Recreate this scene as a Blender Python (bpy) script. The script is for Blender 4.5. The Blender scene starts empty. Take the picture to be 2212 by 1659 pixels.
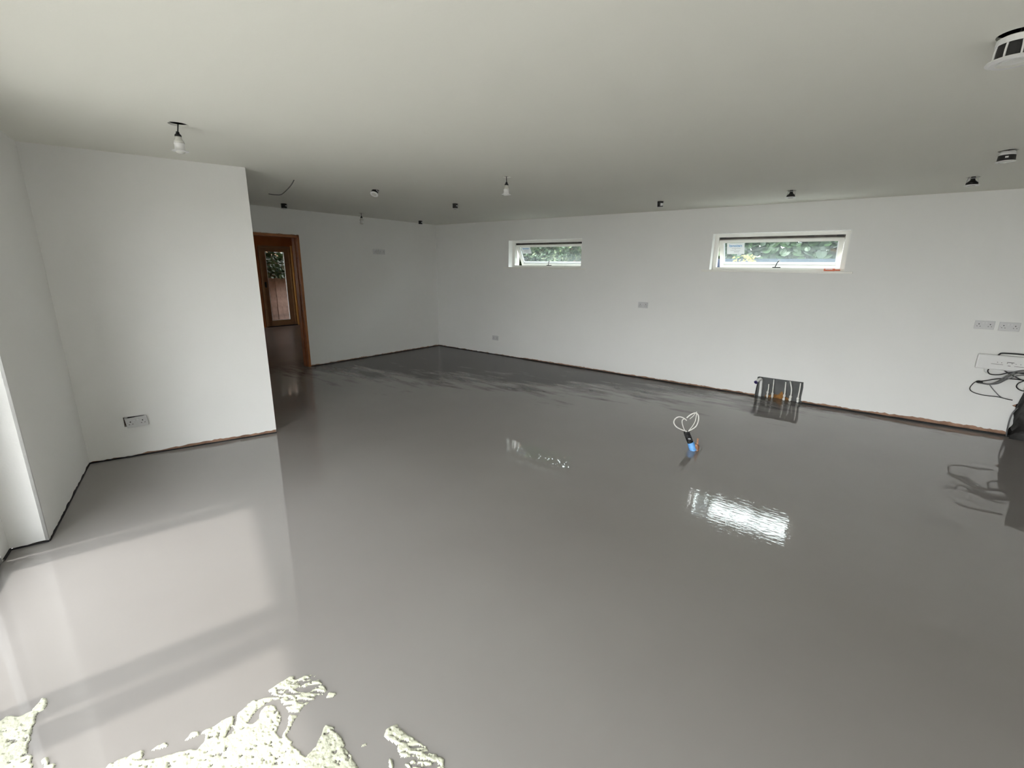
import bpy, bmesh, math, random
import numpy as np
from mathutils import Vector, Matrix, noise
random.seed(7)
SC = bpy.context.scene
COL = SC.collection

# ------------------------------------------------------------------ camera
CAM = Vector((7.0, -6.618, 1.603))
PITCH, ROLL, YAW = 0.24874, 0.01489, math.radians(127.3646)
fh = Vector((math.cos(YAW), math.sin(YAW), 0)); rh = Vector((fh.y, -fh.x, 0))
F = fh * math.cos(PITCH) + Vector((0, 0, -math.sin(PITCH)))
U0 = rh.cross(F)
R = rh * math.cos(ROLL) + U0 * math.sin(ROLL); U = -rh * math.sin(ROLL) + U0 * math.cos(ROLL)
cd_ = bpy.data.cameras.new('camera'); cam = bpy.data.objects.new('camera', cd_); COL.objects.link(cam)
cam.matrix_world = Matrix(((R.x, U.x, -F.x, CAM.x), (R.y, U.y, -F.y, CAM.y), (R.z, U.z, -F.z, CAM.z), (0, 0, 0, 1)))
cd_.sensor_width = 36; cd_.lens = 36 * 987.4 / 2212; cd_.clip_start = 0.02
SC.camera = cam

# ------------------------------------------------------------------ world, sun, exposure
w = bpy.data.worlds.new('sky'); SC.world = w; w.use_nodes = True
nt = w.node_tree; nt.nodes.clear()
out = nt.nodes.new('ShaderNodeOutputWorld'); bg = nt.nodes.new('ShaderNodeBackground')
tc = nt.nodes.new('ShaderNodeTexCoord'); sep = nt.nodes.new('ShaderNodeSeparateXYZ'); cr = nt.nodes.new('ShaderNodeValToRGB')
cr.color_ramp.elements[0].position = 0.0; cr.color_ramp.elements[0].color = (0.95, 0.955, 0.95, 1)
cr.color_ramp.elements[1].position = 1.0; cr.color_ramp.elements[1].color = (1.12, 1.16, 1.2, 1)
nt.links.new(tc.outputs['Generated'], sep.inputs[0]); nt.links.new(sep.outputs['Z'], cr.inputs[0])
nt.links.new(cr.outputs[0], bg.inputs[0]); bg.inputs[1].default_value = 5.0
nt.links.new(bg.outputs[0], out.inputs[0])

SUN_AZ, SUN_EL = math.radians(75.7), math.radians(57.8)
sd = bpy.data.lights.new('sun', 'SUN'); sd.energy = 1.25; sd.angle = math.radians(2.2); sd.color = (1.0, 0.97, 0.92)
sun = bpy.data.objects.new('sun', sd); COL.objects.link(sun)
trav = Vector((math.cos(SUN_AZ) * math.cos(SUN_EL), math.sin(SUN_AZ) * math.cos(SUN_EL), -math.sin(SUN_EL)))
sun.rotation_euler = trav.to_track_quat('-Z', 'Y').to_euler(); sun.location = (2, -12, 12)

vs = SC.view_settings; vs.view_transform = 'Standard'; vs.look = 'None'; vs.gamma = 1.0; vs.use_curve_mapping = False
vs.exposure = 1.25
cy = SC.cycles; cy.use_denoising = True; cy.max_bounces = 14; cy.diffuse_bounces = 9; cy.glossy_bounces = 6; cy.transparent_max_bounces = 12
cy.sample_clamp_indirect = 8.0; cy.blur_glossy = 0.3; cy.caustics_refractive = False

# ------------------------------------------------------------------ helpers
def nodes(m):
    m.use_nodes = True; return m.node_tree, m.node_tree.nodes['Principled BSDF']
def mat(name, col, rough=0.6, metal=0.0, var=0.06, scale=8.0, bump=0.0, bscale=60.0, spec=0.5, coat=0.0):
    m = bpy.data.materials.new(name); t, b = nodes(m)
    N = t.nodes.new; L = t.links.new
    tc = N('ShaderNodeTexCoord'); nz = N('ShaderNodeTexNoise'); nz.inputs['Scale'].default_value = scale; nz.inputs['Detail'].default_value = 4
    L(tc.outputs['Object'], nz.inputs['Vector'])
    r = N('ShaderNodeValToRGB'); r.color_ramp.elements[0].position = .3; r.color_ramp.elements[1].position = .7
    r.color_ramp.elements[0].color = (*[c * (1 - var) for c in col], 1); r.color_ramp.elements[1].color = (*[min(1, c * (1 + var)) for c in col], 1)
    L(nz.outputs['Fac'], r.inputs[0]); L(r.outputs[0], b.inputs['Base Color'])
    b.inputs['Roughness'].default_value = rough; b.inputs['Metallic'].default_value = metal
    b.inputs['Specular IOR Level'].default_value = spec; b.inputs['Coat Weight'].default_value = coat
    if bump:
        n2 = N('ShaderNodeTexNoise'); n2.inputs['Scale'].default_value = bscale; n2.inputs['Detail'].default_value = 5
        L(tc.outputs['Object'], n2.inputs['Vector']); bp = N('ShaderNodeBump'); bp.inputs['Strength'].default_value = bump; bp.inputs['Distance'].default_value = .01
        L(n2.outputs['Fac'], bp.inputs['Height']); L(bp.outputs[0], b.inputs['Normal'])
    return m
def glassmat(name, tint=(1, 1, 1), refl=1.0, veil=0.0):
    m = bpy.data.materials.new(name); m.use_nodes = True; t = m.node_tree; t.nodes.clear(); N = t.nodes.new; L = t.links.new
    o = N('ShaderNodeOutputMaterial'); mx = N('ShaderNodeMixShader'); tr = N('ShaderNodeBsdfTransparent'); gl = N('ShaderNodeBsdfGlossy')
    ge = N('ShaderNodeNewGeometry'); dt = N('ShaderNodeVectorMath'); dt.operation = 'DOT_PRODUCT'; L(ge.outputs['Normal'], dt.inputs[0]); L(ge.outputs['Incoming'], dt.inputs[1])
    ab = N('ShaderNodeMath'); ab.operation = 'ABSOLUTE'; L(dt.outputs['Value'], ab.inputs[0])
    om = N('ShaderNodeMath'); om.operation = 'SUBTRACT'; om.inputs[0].default_value = 1; L(ab.outputs[0], om.inputs[1])
    pw = N('ShaderNodeMath'); pw.operation = 'POWER'; pw.inputs[1].default_value = 5; L(om.outputs[0], pw.inputs[0])
    fr = N('ShaderNodeMath'); fr.operation = 'MULTIPLY_ADD'; fr.inputs[1].default_value = .95; fr.inputs[2].default_value = .045; L(pw.outputs[0], fr.inputs[0])
    tr.inputs[0].default_value = (*tint, 1); gl.inputs['Roughness'].default_value = 0.0; gl.inputs[0].default_value = (refl, refl, refl, 1)
    L(fr.outputs[0], mx.inputs[0]); 
    df = N('ShaderNodeBsdfDiffuse'); df.inputs[0].default_value = (.75, .82, .84, 1); m0 = N('ShaderNodeMixShader'); m0.inputs[0].default_value = veil
    tl = N('ShaderNodeBsdfTranslucent'); tl.inputs[0].default_value = (.75, .82, .84, 1); ms = N('ShaderNodeMixShader'); L(df.outputs[0], ms.inputs[1]); L(tl.outputs[0], ms.inputs[2])
    L(tr.outputs[0], m0.inputs[1]); L(ms.outputs[0], m0.inputs[2]); L(m0.outputs[0], mx.inputs[1]); L(gl.outputs[0], mx.inputs[2]); L(mx.outputs[0], o.inputs[0])
    return m

M = {}
M['plaster'] = mat('white_emulsion', (0.80, 0.80, 0.79), 0.75, var=.012, scale=1.4, bump=.05, bscale=90, spec=.25)
M['ceiling'] = mat('ceiling_emulsion', (0.80, 0.797, 0.74), 0.85, var=.012, scale=1.1, bump=.04, bscale=70, spec=.2)
M['bare'] = mat('bare_brown_plaster', (0.36, 0.22, 0.155), 0.9, var=.35, scale=9, bump=.5, bscale=120, spec=.2)
M['block'] = mat('grey_blockwork', (0.16, 0.145, 0.13), 0.95, var=.3, scale=12, spec=.1)
M['dark_gap'] = mat('black_edge_foam', (0.02, 0.02, 0.022), 0.8, var=.3)
M['white_paint'] = mat('white_gloss_frame', (0.82, 0.81, 0.77), 0.4, var=.02)
M['reveal'] = mat('reveal_white', (0.84, 0.84, 0.83), 0.6, var=.02)
M['bead'] = mat('white_glazing_bead', (0.85, 0.87, 0.9), 0.3, var=.02)
M['rail'] = mat('brown_grey_shadow', (0.09, 0.08, 0.07), 0.6, var=.3, scale=20)
M['black'] = mat('black_plastic', (0.012, 0.012, 0.013), 0.45, var=.2)
M['white_plastic'] = mat('white_plastic', (0.74, 0.74, 0.74), 0.35, var=.015)
M['socket'] = mat('grey_white_plate', (0.60, 0.60, 0.61), 0.38, var=.02)
M['socket_rock'] = mat('socket_rocker', (0.66, 0.66, 0.67), 0.3, var=.02)
M['lamp_glass'] = mat('frosted_lamp_glass', (0.62, 0.62, 0.58), 0.12, var=.05, coat=.5)
M['metal'] = mat('galvanised_metal', (0.5, 0.5, 0.5), 0.35, metal=.9, var=.1)
M['void'] = mat('void_shade', (0.03, 0.03, 0.03), 0.9)  # near-black roof underside: shade of the ceiling holes put into the colour
M['grey_cable'] = mat('grey_cable', (0.14, 0.14, 0.145), 0.5, var=.1)
M['dark_cable'] = mat('ceiling_cable_grey', (0.10, 0.10, 0.095), 0.6, var=.1)
M['white_cable'] = mat('white_cable', (0.72, 0.71, 0.68), 0.4, var=.05)
M['blue_tape'] = mat('blue_tape', (0.16, 0.42, 0.85), 0.45, var=.15, scale=40)
M['brown_stub'] = mat('cracked_orange_mortar', (0.38, 0.20, 0.12), 0.85, var=.4, scale=60, bump=.5)
M['pipe_white'] = mat('white_waste_pipe', (0.80, 0.80, 0.80), 0.35, var=.04)
M['pipe_clip'] = mat('white_pipe_coupling', (0.84, 0.83, 0.80), 0.4, var=.04)
M['purple'] = mat('purple_pipe_end', (0.05, 0.035, 0.17), 0.35, var=.1)
M['orange'] = mat('orange_red_plastic', (0.75, 0.17, 0.08), 0.4, var=.1)
M['wood'] = mat('orange_pine', (0.36, 0.125, 0.035), 0.5, var=.25, scale=6)
M['door_wood'] = mat('tan_stained_wood', (0.36, 0.23, 0.12), 0.5, var=.12, scale=5)
M['pink_plaster'] = mat('terracotta_plaster', (0.42, 0.16, 0.05), 0.85, var=.15, scale=3)
M['alu'] = mat('grey_door_frame', (0.28, 0.28, 0.28), 0.4, var=.02)
M['membrane'] = mat('black_membrane', (0.009, 0.008, 0.008), 0.6, var=.5, scale=9, bump=.6, bscale=30)
M['glass'] = glassmat('window_glass', (0.955, 0.96, 0.955))
M['veiled_glass'] = glassmat('veiled_window_glass', (0.90, 0.95, 0.94), veil=.035)  # pale film mixed in stands for sky reflected in the panes
M['leaf_a'] = mat('dark_green_leaf', (0.022, 0.050, 0.020), 0.35, var=.35, scale=5)
M['leaf_b'] = mat('mid_green_leaf', (0.060, 0.105, 0.045), 0.35, var=.35, scale=5)
M['leaf_c'] = mat('pale_variegated_leaf', (0.17, 0.20, 0.10), 0.45, var=.45, scale=9)
M['leaf_y'] = mat('yellow_blossom', (0.32, 0.27, 0.07), 0.6, var=.2, scale=9)
M['stem'] = mat('brown_stem', (0.12, 0.08, 0.05), 0.8, var=.2)
M['fence'] = mat('weathered_fence_wood', (0.30, 0.22, 0.19), 0.85, var=.35, scale=5, bump=.3, bscale=20)
M['slate'] = mat('dark_slate_blue', (0.03, 0.045, 0.075), 0.5, var=.2)
M['paving'] = mat('pale_patio_paving', (0.40, 0.39, 0.36), 0.85, var=.2, scale=2)
M['soil'] = mat('garden_soil', (0.14, 0.12, 0.08), 0.95, var=.4, scale=3)
M['roof'] = mat('roof_board', (0.3, 0.28, 0.25), 0.9)

def make_translucent(m, f):
    t = m.node_tree; b = t.nodes['Principled BSDF']; o = [n for n in t.nodes if n.type == 'OUTPUT_MATERIAL'][0]
    tl = t.nodes.new('ShaderNodeBsdfTranslucent'); mx = t.nodes.new('ShaderNodeMixShader'); mx.inputs[0].default_value = f
    src = b.inputs['Base Color'].links[0].from_socket; t.links.new(src, tl.inputs[0]); t.links.new(b.outputs[0], mx.inputs[1]); t.links.new(tl.outputs[0], mx.inputs[2]); t.links.new(mx.outputs[0], o.inputs[0])
for k_ in ('leaf_a', 'leaf_b', 'leaf_c', 'leaf_y'): make_translucent(M[k_], .4)

def obj(name, mesh, m=None, parent=None, smooth=False, **props):
    o = bpy.data.objects.new(name, mesh); COL.objects.link(o)
    if m is not None:
        mesh.materials.clear(); mesh.materials.append(m)
    if parent: o.parent = parent
    if smooth: mesh.polygons.foreach_set('use_smooth', [True] * len(mesh.polygons))
    for k, v in props.items(): o[k] = v
    return o
def from_bm(bm, name='m'):
    me = bpy.data.meshes.new(name); bm.normal_update(); bm.to_mesh(me); bm.free(); return me
def thing(name, label, cat, mtx=None, group=None):
    o = bpy.data.objects.new(name, None); COL.objects.link(o); o.empty_display_size = .05
    if mtx is not None: o.matrix_world = mtx
    o['label'] = label; o['category'] = cat
    if group: o['group'] = group
    return o
def tag(o, label, cat, group=None):
    o['label'] = label; o['category'] = cat
    if group: o['group'] = group
    return o
def box(bm, x0, x1, y0, y1, z0, z1, bev=0.0, mtx=None):
    r = bmesh.ops.create_cube(bm, size=1)
    mt = Matrix.Translation(((x0 + x1) / 2, (y0 + y1) / 2, (z0 + z1) / 2)) @ Matrix.Diagonal((abs(x1 - x0), abs(y1 - y0), abs(z1 - z0), 1))
    if mtx is not None: mt = mtx @ mt
    vs_ = r['verts']; bmesh.ops.transform(bm, matrix=mt, verts=vs_)
    if bev:
        es = list({e for v in vs_ for e in v.link_edges})
        bmesh.ops.bevel(bm, geom=es, offset=bev, segments=2, affect='EDGES', profile=.6)
def boxmesh(*a, **k):
    bm = bmesh.new(); box(bm, *a, **k); return from_bm(bm)
def lathe(bm, prof, seg=24, mtx=None, cap=False):
    rings = []
    for r, z in prof:
        ring = [bm.verts.new((r * math.cos(2 * math.pi * i / seg), r * math.sin(2 * math.pi * i / seg), z)) for i in range(seg)]
        rings.append(ring)
    for a, b in zip(rings, rings[1:]):
        for i in range(seg):
            bm.faces.new((a[i], a[(i + 1) % seg], b[(i + 1) % seg], b[i]))
    if cap:
        bm.faces.new(rings[0][::-1]); bm.faces.new(rings[-1])
    if mtx is not None:
        bmesh.ops.transform(bm, matrix=mtx, verts=[v for r in rings for v in r])
def lathemesh(prof, seg=24, cap=False, mtx=None):
    bm = bmesh.new(); lathe(bm, prof, seg, mtx, cap); bmesh.ops.recalc_face_normals(bm, faces=bm.faces); return from_bm(bm)
def smooth_pts(pts, n=6):
    P = [Vector(p) for p in pts]
    if len(P) < 3: return P
    Q = [2 * P[0] - P[1]] + P + [2 * P[-1] - P[-2]]; out = []
    for i in range(1, len(Q) - 2):
        for k in range(n):
            t = k / n
            out.append(.5 * ((2 * Q[i]) + (-Q[i-1] + Q[i+1]) * t + (2*Q[i-1] - 5*Q[i] + 4*Q[i+1] - Q[i+2]) * t*t + (-Q[i-1] + 3*Q[i] - 3*Q[i+1] + Q[i+2]) * t**3))
    out.append(P[-1]); return out
def tube(bm, pts, r, seg=8, smooth=True, n=6):
    P = smooth_pts(pts, n) if smooth else [Vector(p) for p in pts]
    rings = []; up = None
    for i, p in enumerate(P):
        d = (P[min(i+1, len(P)-1)] - P[max(i-1, 0)]).normalized()
        if up is None: up = d.orthogonal().normalized()
        up = (up - d * up.dot(d)).normalized(); s = d.cross(up)
        rr = r(i / (len(P)-1)) if callable(r) else r
        rings.append([bm.verts.new(p + (up * math.cos(2*math.pi*k/seg) + s * math.sin(2*math.pi*k/seg)) * rr) for k in range(seg)])
    for a, b in zip(rings, rings[1:]):
        for k in range(seg): bm.faces.new((a[k], a[(k+1) % seg], b[(k+1) % seg], b[k]))
    bm.faces.new(rings[0][::-1]); bm.faces.new(rings[-1])
def tubemesh(pts, r, seg=8, smooth=True, n=6):
    bm = bmesh.new(); tube(bm, pts, r, seg, smooth, n); bmesh.ops.recalc_face_normals(bm, faces=bm.faces); return from_bm(bm)

def slab_mesh(outline, holes, depth, mtx):
    """flat sheet with real holes: outline in (u, v), front face at w=0, thickness going to -depth"""
    cu = bpy.data.curves.new('tmp', 'CURVE'); cu.dimensions = '2D'; cu.fill_mode = 'BOTH'; cu.extrude = depth / 2
    for loop in [outline] + list(holes):
        s = cu.splines.new('POLY'); s.points.add(len(loop) - 1); s.use_cyclic_u = True
        for p, q in zip(s.points, loop): p.co = (q[0], q[1], 0, 1)
    o = bpy.data.objects.new('tmp', cu); COL.objects.link(o)
    bpy.context.view_layer.update()
    me = bpy.data.meshes.new_from_object(o.evaluated_get(bpy.context.evaluated_depsgraph_get()))
    bpy.data.objects.remove(o); bpy.data.curves.remove(cu)
    me.transform(mtx @ Matrix.Translation((0, 0, -depth / 2))); me.update(); return me
def rect(u0, u1, v0, v1): return [(u0, v0), (u1, v0), (u1, v1), (u0, v1)]
def frame_mtx(origin, u, v, wv):
    return Matrix(((u[0], v[0], wv[0], origin[0]), (u[1], v[1], wv[1], origin[1]), (u[2], v[2], wv[2], origin[2]), (0, 0, 0, 1)))
def rough_line(u0, u1, base, amp, step=.022, seed=0, f=3.0):
    n = max(2, int(abs(u1 - u0) / step)); pts = []
    for i in range(n + 1):
        u = u0 + (u1 - u0) * i / n
        b = base(u) if callable(base) else base
        v = b + amp * (noise.noise(Vector((u * f * 4, seed, .3))) + .8 * noise.noise(Vector((u * f * 14, seed, 1.3)))) + random.uniform(-.12, .12) * amp
        pts.append((u, max(0.004, v)))
    return pts

# wall-local frames
C = Vector((0.3162, 0.9487, 0)); CN = Vector((0.9487, -0.3162, 0)); Z = Vector((0, 0, 1))
CD = Vector((2.167, -5.966, 0)); LC, LD, LE = 1.379, 1.302, 0.164
CR = CD + C * LC; DE = CD + CN * LD; EE = DE - C * LE
MA = frame_mtx((0, 0, 0), (1, 0, 0), (0, 0, 1), (0, -1, 0))
MB = frame_mtx((0, 0, 0), (0, 1, 0), (0, 0, 1), (1, 0, 0))
MC = frame_mtx(CD, C, Z, CN)
MD = frame_mtx(CD, -CN, Z, C)          # u = -(distance along CN)
ME = frame_mtx(DE, C, Z, CN)           # reveal: u from -LE to 0
H = 2.4
XR = 9.7                                # right wall
GL0, GL1 = LD, LD + 5.706               # glazed opening along CN

# ------------------------------------------------------------------ floor material and floor
def floor_material():
    m = bpy.data.materials.new('wet_levelling_screed'); t, b = nodes(m); N = t.nodes.new; L = t.links.new
    tc = N('ShaderNodeTexCoord'); mp = N('ShaderNodeMapping'); L(tc.outputs['Object'], mp.inputs[0])
    big = N('ShaderNodeTexNoise'); big.inputs['Scale'].default_value = .55; big.inputs['Detail'].default_value = 5; big.inputs['Roughness'].default_value = .55; L(mp.outputs[0], big.inputs['Vector'])
    st = N('ShaderNodeMapping'); st.inputs['Rotation'].default_value = (0, 0, .25); st.inputs['Scale'].default_value = (1.2, 4.0, 1); L(tc.outputs['Object'], st.inputs[0])
    pat = N('ShaderNodeTexNoise'); pat.inputs['Scale'].default_value = 1.1; pat.inputs['Detail'].default_value = 7; pat.inputs['Roughness'].default_value = .62; L(st.outputs[0], pat.inputs['Vector'])
    # dull, darker patches that merge toward the far corner by the two far walls
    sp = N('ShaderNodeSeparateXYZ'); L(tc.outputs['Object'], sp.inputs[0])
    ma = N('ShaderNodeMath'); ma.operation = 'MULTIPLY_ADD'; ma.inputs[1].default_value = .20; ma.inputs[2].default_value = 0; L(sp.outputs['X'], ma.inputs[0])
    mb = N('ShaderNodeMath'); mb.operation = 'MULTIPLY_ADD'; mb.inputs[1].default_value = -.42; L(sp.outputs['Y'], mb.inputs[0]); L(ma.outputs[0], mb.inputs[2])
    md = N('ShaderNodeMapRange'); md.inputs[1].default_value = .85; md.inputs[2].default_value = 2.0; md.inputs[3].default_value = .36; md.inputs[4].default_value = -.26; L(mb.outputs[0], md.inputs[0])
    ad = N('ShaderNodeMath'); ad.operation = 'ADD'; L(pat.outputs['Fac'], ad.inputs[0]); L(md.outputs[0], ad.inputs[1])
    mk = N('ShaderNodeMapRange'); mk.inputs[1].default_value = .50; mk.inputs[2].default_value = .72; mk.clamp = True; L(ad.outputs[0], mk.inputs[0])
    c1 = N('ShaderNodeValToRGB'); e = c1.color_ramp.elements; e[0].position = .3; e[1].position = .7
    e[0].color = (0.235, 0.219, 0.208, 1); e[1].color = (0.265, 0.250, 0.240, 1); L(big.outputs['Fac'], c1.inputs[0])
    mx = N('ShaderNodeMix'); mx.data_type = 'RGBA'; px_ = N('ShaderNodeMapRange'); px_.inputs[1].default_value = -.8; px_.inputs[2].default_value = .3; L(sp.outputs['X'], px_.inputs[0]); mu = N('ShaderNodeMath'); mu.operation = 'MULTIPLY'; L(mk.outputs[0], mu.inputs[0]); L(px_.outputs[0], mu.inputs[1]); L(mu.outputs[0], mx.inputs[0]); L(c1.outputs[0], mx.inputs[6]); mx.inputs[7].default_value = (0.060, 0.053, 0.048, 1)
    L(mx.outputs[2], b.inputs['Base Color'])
    pr = N('ShaderNodeMapRange'); pr.inputs[1].default_value = .2; pr.inputs[2].default_value = 1.6; pr.inputs[3].default_value = 1.1; pr.inputs[4].default_value = 0; L(sp.outputs['X'], pr.inputs[0]); mm = N('ShaderNodeMath'); mm.operation = 'MAXIMUM'; L(mk.outputs[0], mm.inputs[0]); L(pr.outputs[0], mm.inputs[1])
    rr = N('ShaderNodeMapRange'); rr.inputs[3].default_value = .012; rr.inputs[4].default_value = .24; rr.clamp = False; L(mm.outputs[0], rr.inputs[0]); L(rr.outputs[0], b.inputs['Roughness'])
    b.inputs['IOR'].default_value = 1.72; sl = N('ShaderNodeMapRange'); sl.inputs[3].default_value = .5; sl.inputs[4].default_value = .12; L(mm.outputs[0], sl.inputs[0]); L(sl.outputs[0], b.inputs['Specular IOR Level'])
    rp = N('ShaderNodeTexNoise'); rp.inputs['Scale'].default_value = 7; rp.inputs['Detail'].default_value = 3; L(tc.outputs['Object'], rp.inputs['Vector'])
    rq = N('ShaderNodeTexNoise'); rq.inputs['Scale'].default_value = 18; rq.inputs['Detail'].default_value = 3; rv = N('ShaderNodeMapping'); rv.inputs['Scale'].default_value = (1.0, 2.2, 1); L(tc.outputs['Object'], rv.inputs[0]); L(rv.outputs[0], rq.inputs['Vector'])
    # fine ripples stronger on one trowelled stretch below the second window
    sc_ = N('ShaderNodeVectorMath'); sc_.operation = 'DISTANCE'; sc_.inputs[1].default_value = (6.55, -3.7, 0); L(tc.outputs['Object'], sc_.inputs[0])
    rm = N('ShaderNodeMapRange'); rm.inputs[1].default_value = .5; rm.inputs[2].default_value = 1.4; rm.inputs[3].default_value = .14; rm.inputs[4].default_value = .002; L(sc_.outputs['Value'], rm.inputs[0])
    b1 = N('ShaderNodeBump'); b1.inputs['Strength'].default_value = .008; b1.inputs['Distance'].default_value = .01; L(rp.outputs['Fac'], b1.inputs['Height'])
    b2 = N('ShaderNodeBump'); b2.inputs['Distance'].default_value = .004; L(rm.outputs[0], b2.inputs['Strength']); L(rq.outputs['Fac'], b2.inputs['Height']); L(b1.outputs[0], b2.inputs['Normal'])
    L(b2.outputs[0], b.inputs['Normal'])
    return m
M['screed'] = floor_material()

gl_line = lambda s, c: DE - C * LE + CN * s + C * c     # s along the glazed wall, c into the room
def xy(v): return (v.x, v.y)
outer_far = gl_line(8.0, 0)
# window wall meets the right wall x = XR
tR = (XR - EE.x) / CN.x; ER = EE + CN * tR
floor_out = [(-6.2, 0.05), (XR + .05, 0.05), (XR + .05, ER.y - .25), xy(EE + CN * tR - C * .12), xy(EE - C * .12), xy(EE - CN * 1.6 - C * .12), (-6.2, -5.0)]
MID = Matrix.Identity(4)
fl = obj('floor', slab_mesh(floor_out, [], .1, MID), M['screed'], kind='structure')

# ------------------------------------------------------------------ ceiling with real cut-outs
HOLES = [  # x, y, radius, kind
 (3.583, -5.447, .052, 'lamp'), (4.215, -3.10, .042, 'lamp'), (0.452, -2.022, .042, 'lamp'),
 (0.525, -3.283, .042, 'can'), (0.383, -0.741, .040, 'can'), (2.548, -2.062, .040, 'can'),
 (2.563, -3.298, .040, 'tilt'), (4.84, -0.914, .040, 'open'), (6.207, -0.97, .042, 'cone'), (7.536, -0.948, .044, 'cone'),
 (7.575, -2.00, .050, 'cage'), (7.262, -4.142, .058, 'big'), (2.386, -4.117, .010, 'cable')]
def circ(x, y, r, n=28): return [(x + r * math.cos(2*math.pi*i/n), y + r * math.sin(2*math.pi*i/n)) for i in range(n)]
ceil_out = [(-6.2, 0.0), (XR, 0.0), (XR, ER.y + .17), xy(DE + CN * (tR - 0) ), xy(DE), xy(DE - C * .25), xy(EE - CN * 1.6 - C * .1), (-6.2, -5.0)]
ceil_out = [(-6.2, 0.02), (XR, 0.02), xy(EE + CN * tR - C * .02), xy(EE - C * .02), xy(EE - CN * 1.6 - C * .02), (-6.2, -5.0)]
MCEIL = Matrix.Translation((0, 0, H + .0125))
ce = obj('ceiling', slab_mesh(ceil_out, [circ(x, y, r) for x, y, r, k in HOLES], .0125, MCEIL), M['ceiling'], kind='structure')
roof = obj('roof', slab_mesh([(-6.3, .4), (XR + .2, .4), (XR + .2, ER.y - .1), xy(EE + CN * tR - C * .1), xy(EE - CN * 1.7 - C * .1), (-6.3, -5.2)], [], .08, Matrix.Translation((0, 0, 2.74))), M['void'], kind='structure')

# ------------------------------------------------------------------ walls
W1 = (1.822, 3.292, 1.612, 2.072); W2 = (5.238, 6.728, 1.615, 2.080)
def baseA(u):
    if u > 7.35: return .055 - .02 * min(1, abs(u - 7.9))
    if 6.5 < u < 7.35: return .035
    if u < 2.2: return .016
    return .026
# back wall sheet, ragged bottom edge, ragged black opening at the right
MANI = (6.010, 6.530, -.02, .266)
bottom = rough_line(0.0, 6.005, baseA, .010, seed=1)
jag = [(6.005, .06), (6.012, .16), (6.008, .262), (6.03, .27), (6.27, .268), (6.525, .272), (6.532, .2), (6.528, .09), (6.53, .03)]
bottom2 = rough_line(6.54, 8.33, baseA, .012, seed=2)
open_edge = [(8.345, .035), (8.35, .09), (8.372, .13), (8.362, .19), (8.366, .26), (8.372, .30), (8.325, .325), (8.375, .36), (8.39, .44), (8.385, .53), (8.43, .60), (8.50, .66), (8.52, .95), (8.75, 1.0), (9.3, .99), (9.34, .5), (9.33, .03), (XR, .03)]
outA = bottom + jag + bottom2 + open_edge + [(XR, H + .3), (0, H + .3)]
wa = obj('wall_back', slab_mesh(outA, [rect(*W1), rect(*W2)], .014, MA), M['plaster'], kind='structure')
coreA = slab_mesh([(-5.6, -.1), (6.0, -.1), (6.0, .27), (6.54, .27), (6.54, -.1), (8.34, -.1), (8.36, .5), (8.5, 1.0), (9.34, 1.0), (9.36, -.1), (XR + .2, -.1), (XR + .2, 2.7), (-5.6, 2.7)], [rect(*W1), rect(*W2)], .27, MA @ Matrix.Translation((0, 0, -.0145)))
obj('bare_plaster_strip', coreA, M['bare'], parent=wa)
obj('outer_skin', slab_mesh(rect(-5.7, XR + .3, -.1, 2.7), [rect(*W1), rect(*W2)], .03, MA @ Matrix.Translation((0, 0, -.285))), M['block'], parent=wa)
# left (door) wall
DY0, DY1, DZ = -3.60, -2.835, 2.03
botB = rough_line(0.0, DY1 - .0, .022, .010, seed=3)
outB = botB[::-1]
outB = outB + [(0, H + .3), (-4.9, H + .3), (-4.9, .02), (DY0, .02), (DY0, DZ), (DY1, DZ)]
wb = obj('wall_left', slab_mesh(outB, [circ(-1.931, .623, .006, 10)], .014, MB), M['plaster'], kind='structure')
obj('bare_plaster_strip', slab_mesh([(DY1, -.1), (.3, -.1), (.3, 2.7), (-4.9, 2.7), (-4.9, -.1), (DY0, -.1), (DY0, DZ), (DY1, DZ)], [], .11, MB @ Matrix.Translation((0, 0, -.0145))), M['bare'], parent=wb)
# projecting wall
def baseC(u): return .012 + .020 * max(0, min(1, (u - .25) / .5))
outC = rough_line(0.0, LC, baseC, .009, seed=5) + [(LC, H + .3), (0, H + .3)]
wc = obj('wall_front', slab_mesh(outC, [rect(.262, .405, .268, .352)], .014, MC), M['plaster'], kind='structure')
obj('bare_plaster_strip', slab_mesh(rect(0, LC - .002, -.1, 2.7), [rect(.264, .403, .270, .350)], .10, MC @ Matrix.Translation((0, 0, -.0145))), M['bare'], parent=wc)
# its end, turning back toward the door wall
MS = frame_mtx(CR, -CN, Z, C)
ws = obj('wall_corridor', slab_mesh(rect(0.016, 2.72, .004, 2.7), [], .012, MS), M['plaster'], kind='structure')
# window wall: solid piece beside the projecting wall, then lintel above the glazing, then solid again
outD = rough_line(-LD, -0.0, .012, .010, seed=6) + [(0, 2.7), (-LD, 2.7)]
wd = obj('wall_window', slab_mesh(outD, [], .014, MD), M['plaster'], kind='structure')
obj('bare_plaster_strip', slab_mesh(rect(-LD + .014, 1.4, -.1, 2.7), [], .14, MD @ Matrix.Translation((0, 0, -.0145))), M['block'], parent=wd)
outE = rough_line(-LE - .02, 0.0, .012, .008, seed=8) + [(0, 2.7), (-LE - .02, 2.7)]
obj('reveal', slab_mesh(outE, [], .0138, ME), M['plaster'], parent=wd)
HEAD = 2.10
obj('lintel', slab_mesh(rect(-GL1, -LD, HEAD, 2.7), [], LE + .06, MD), M['plaster'], parent=wd)
obj('side_pier', slab_mesh(rect(-(LD + tR + .3), -GL1, -.1, 2.7), [], LE + .06, MD), M['plaster'], parent=wd)
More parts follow.
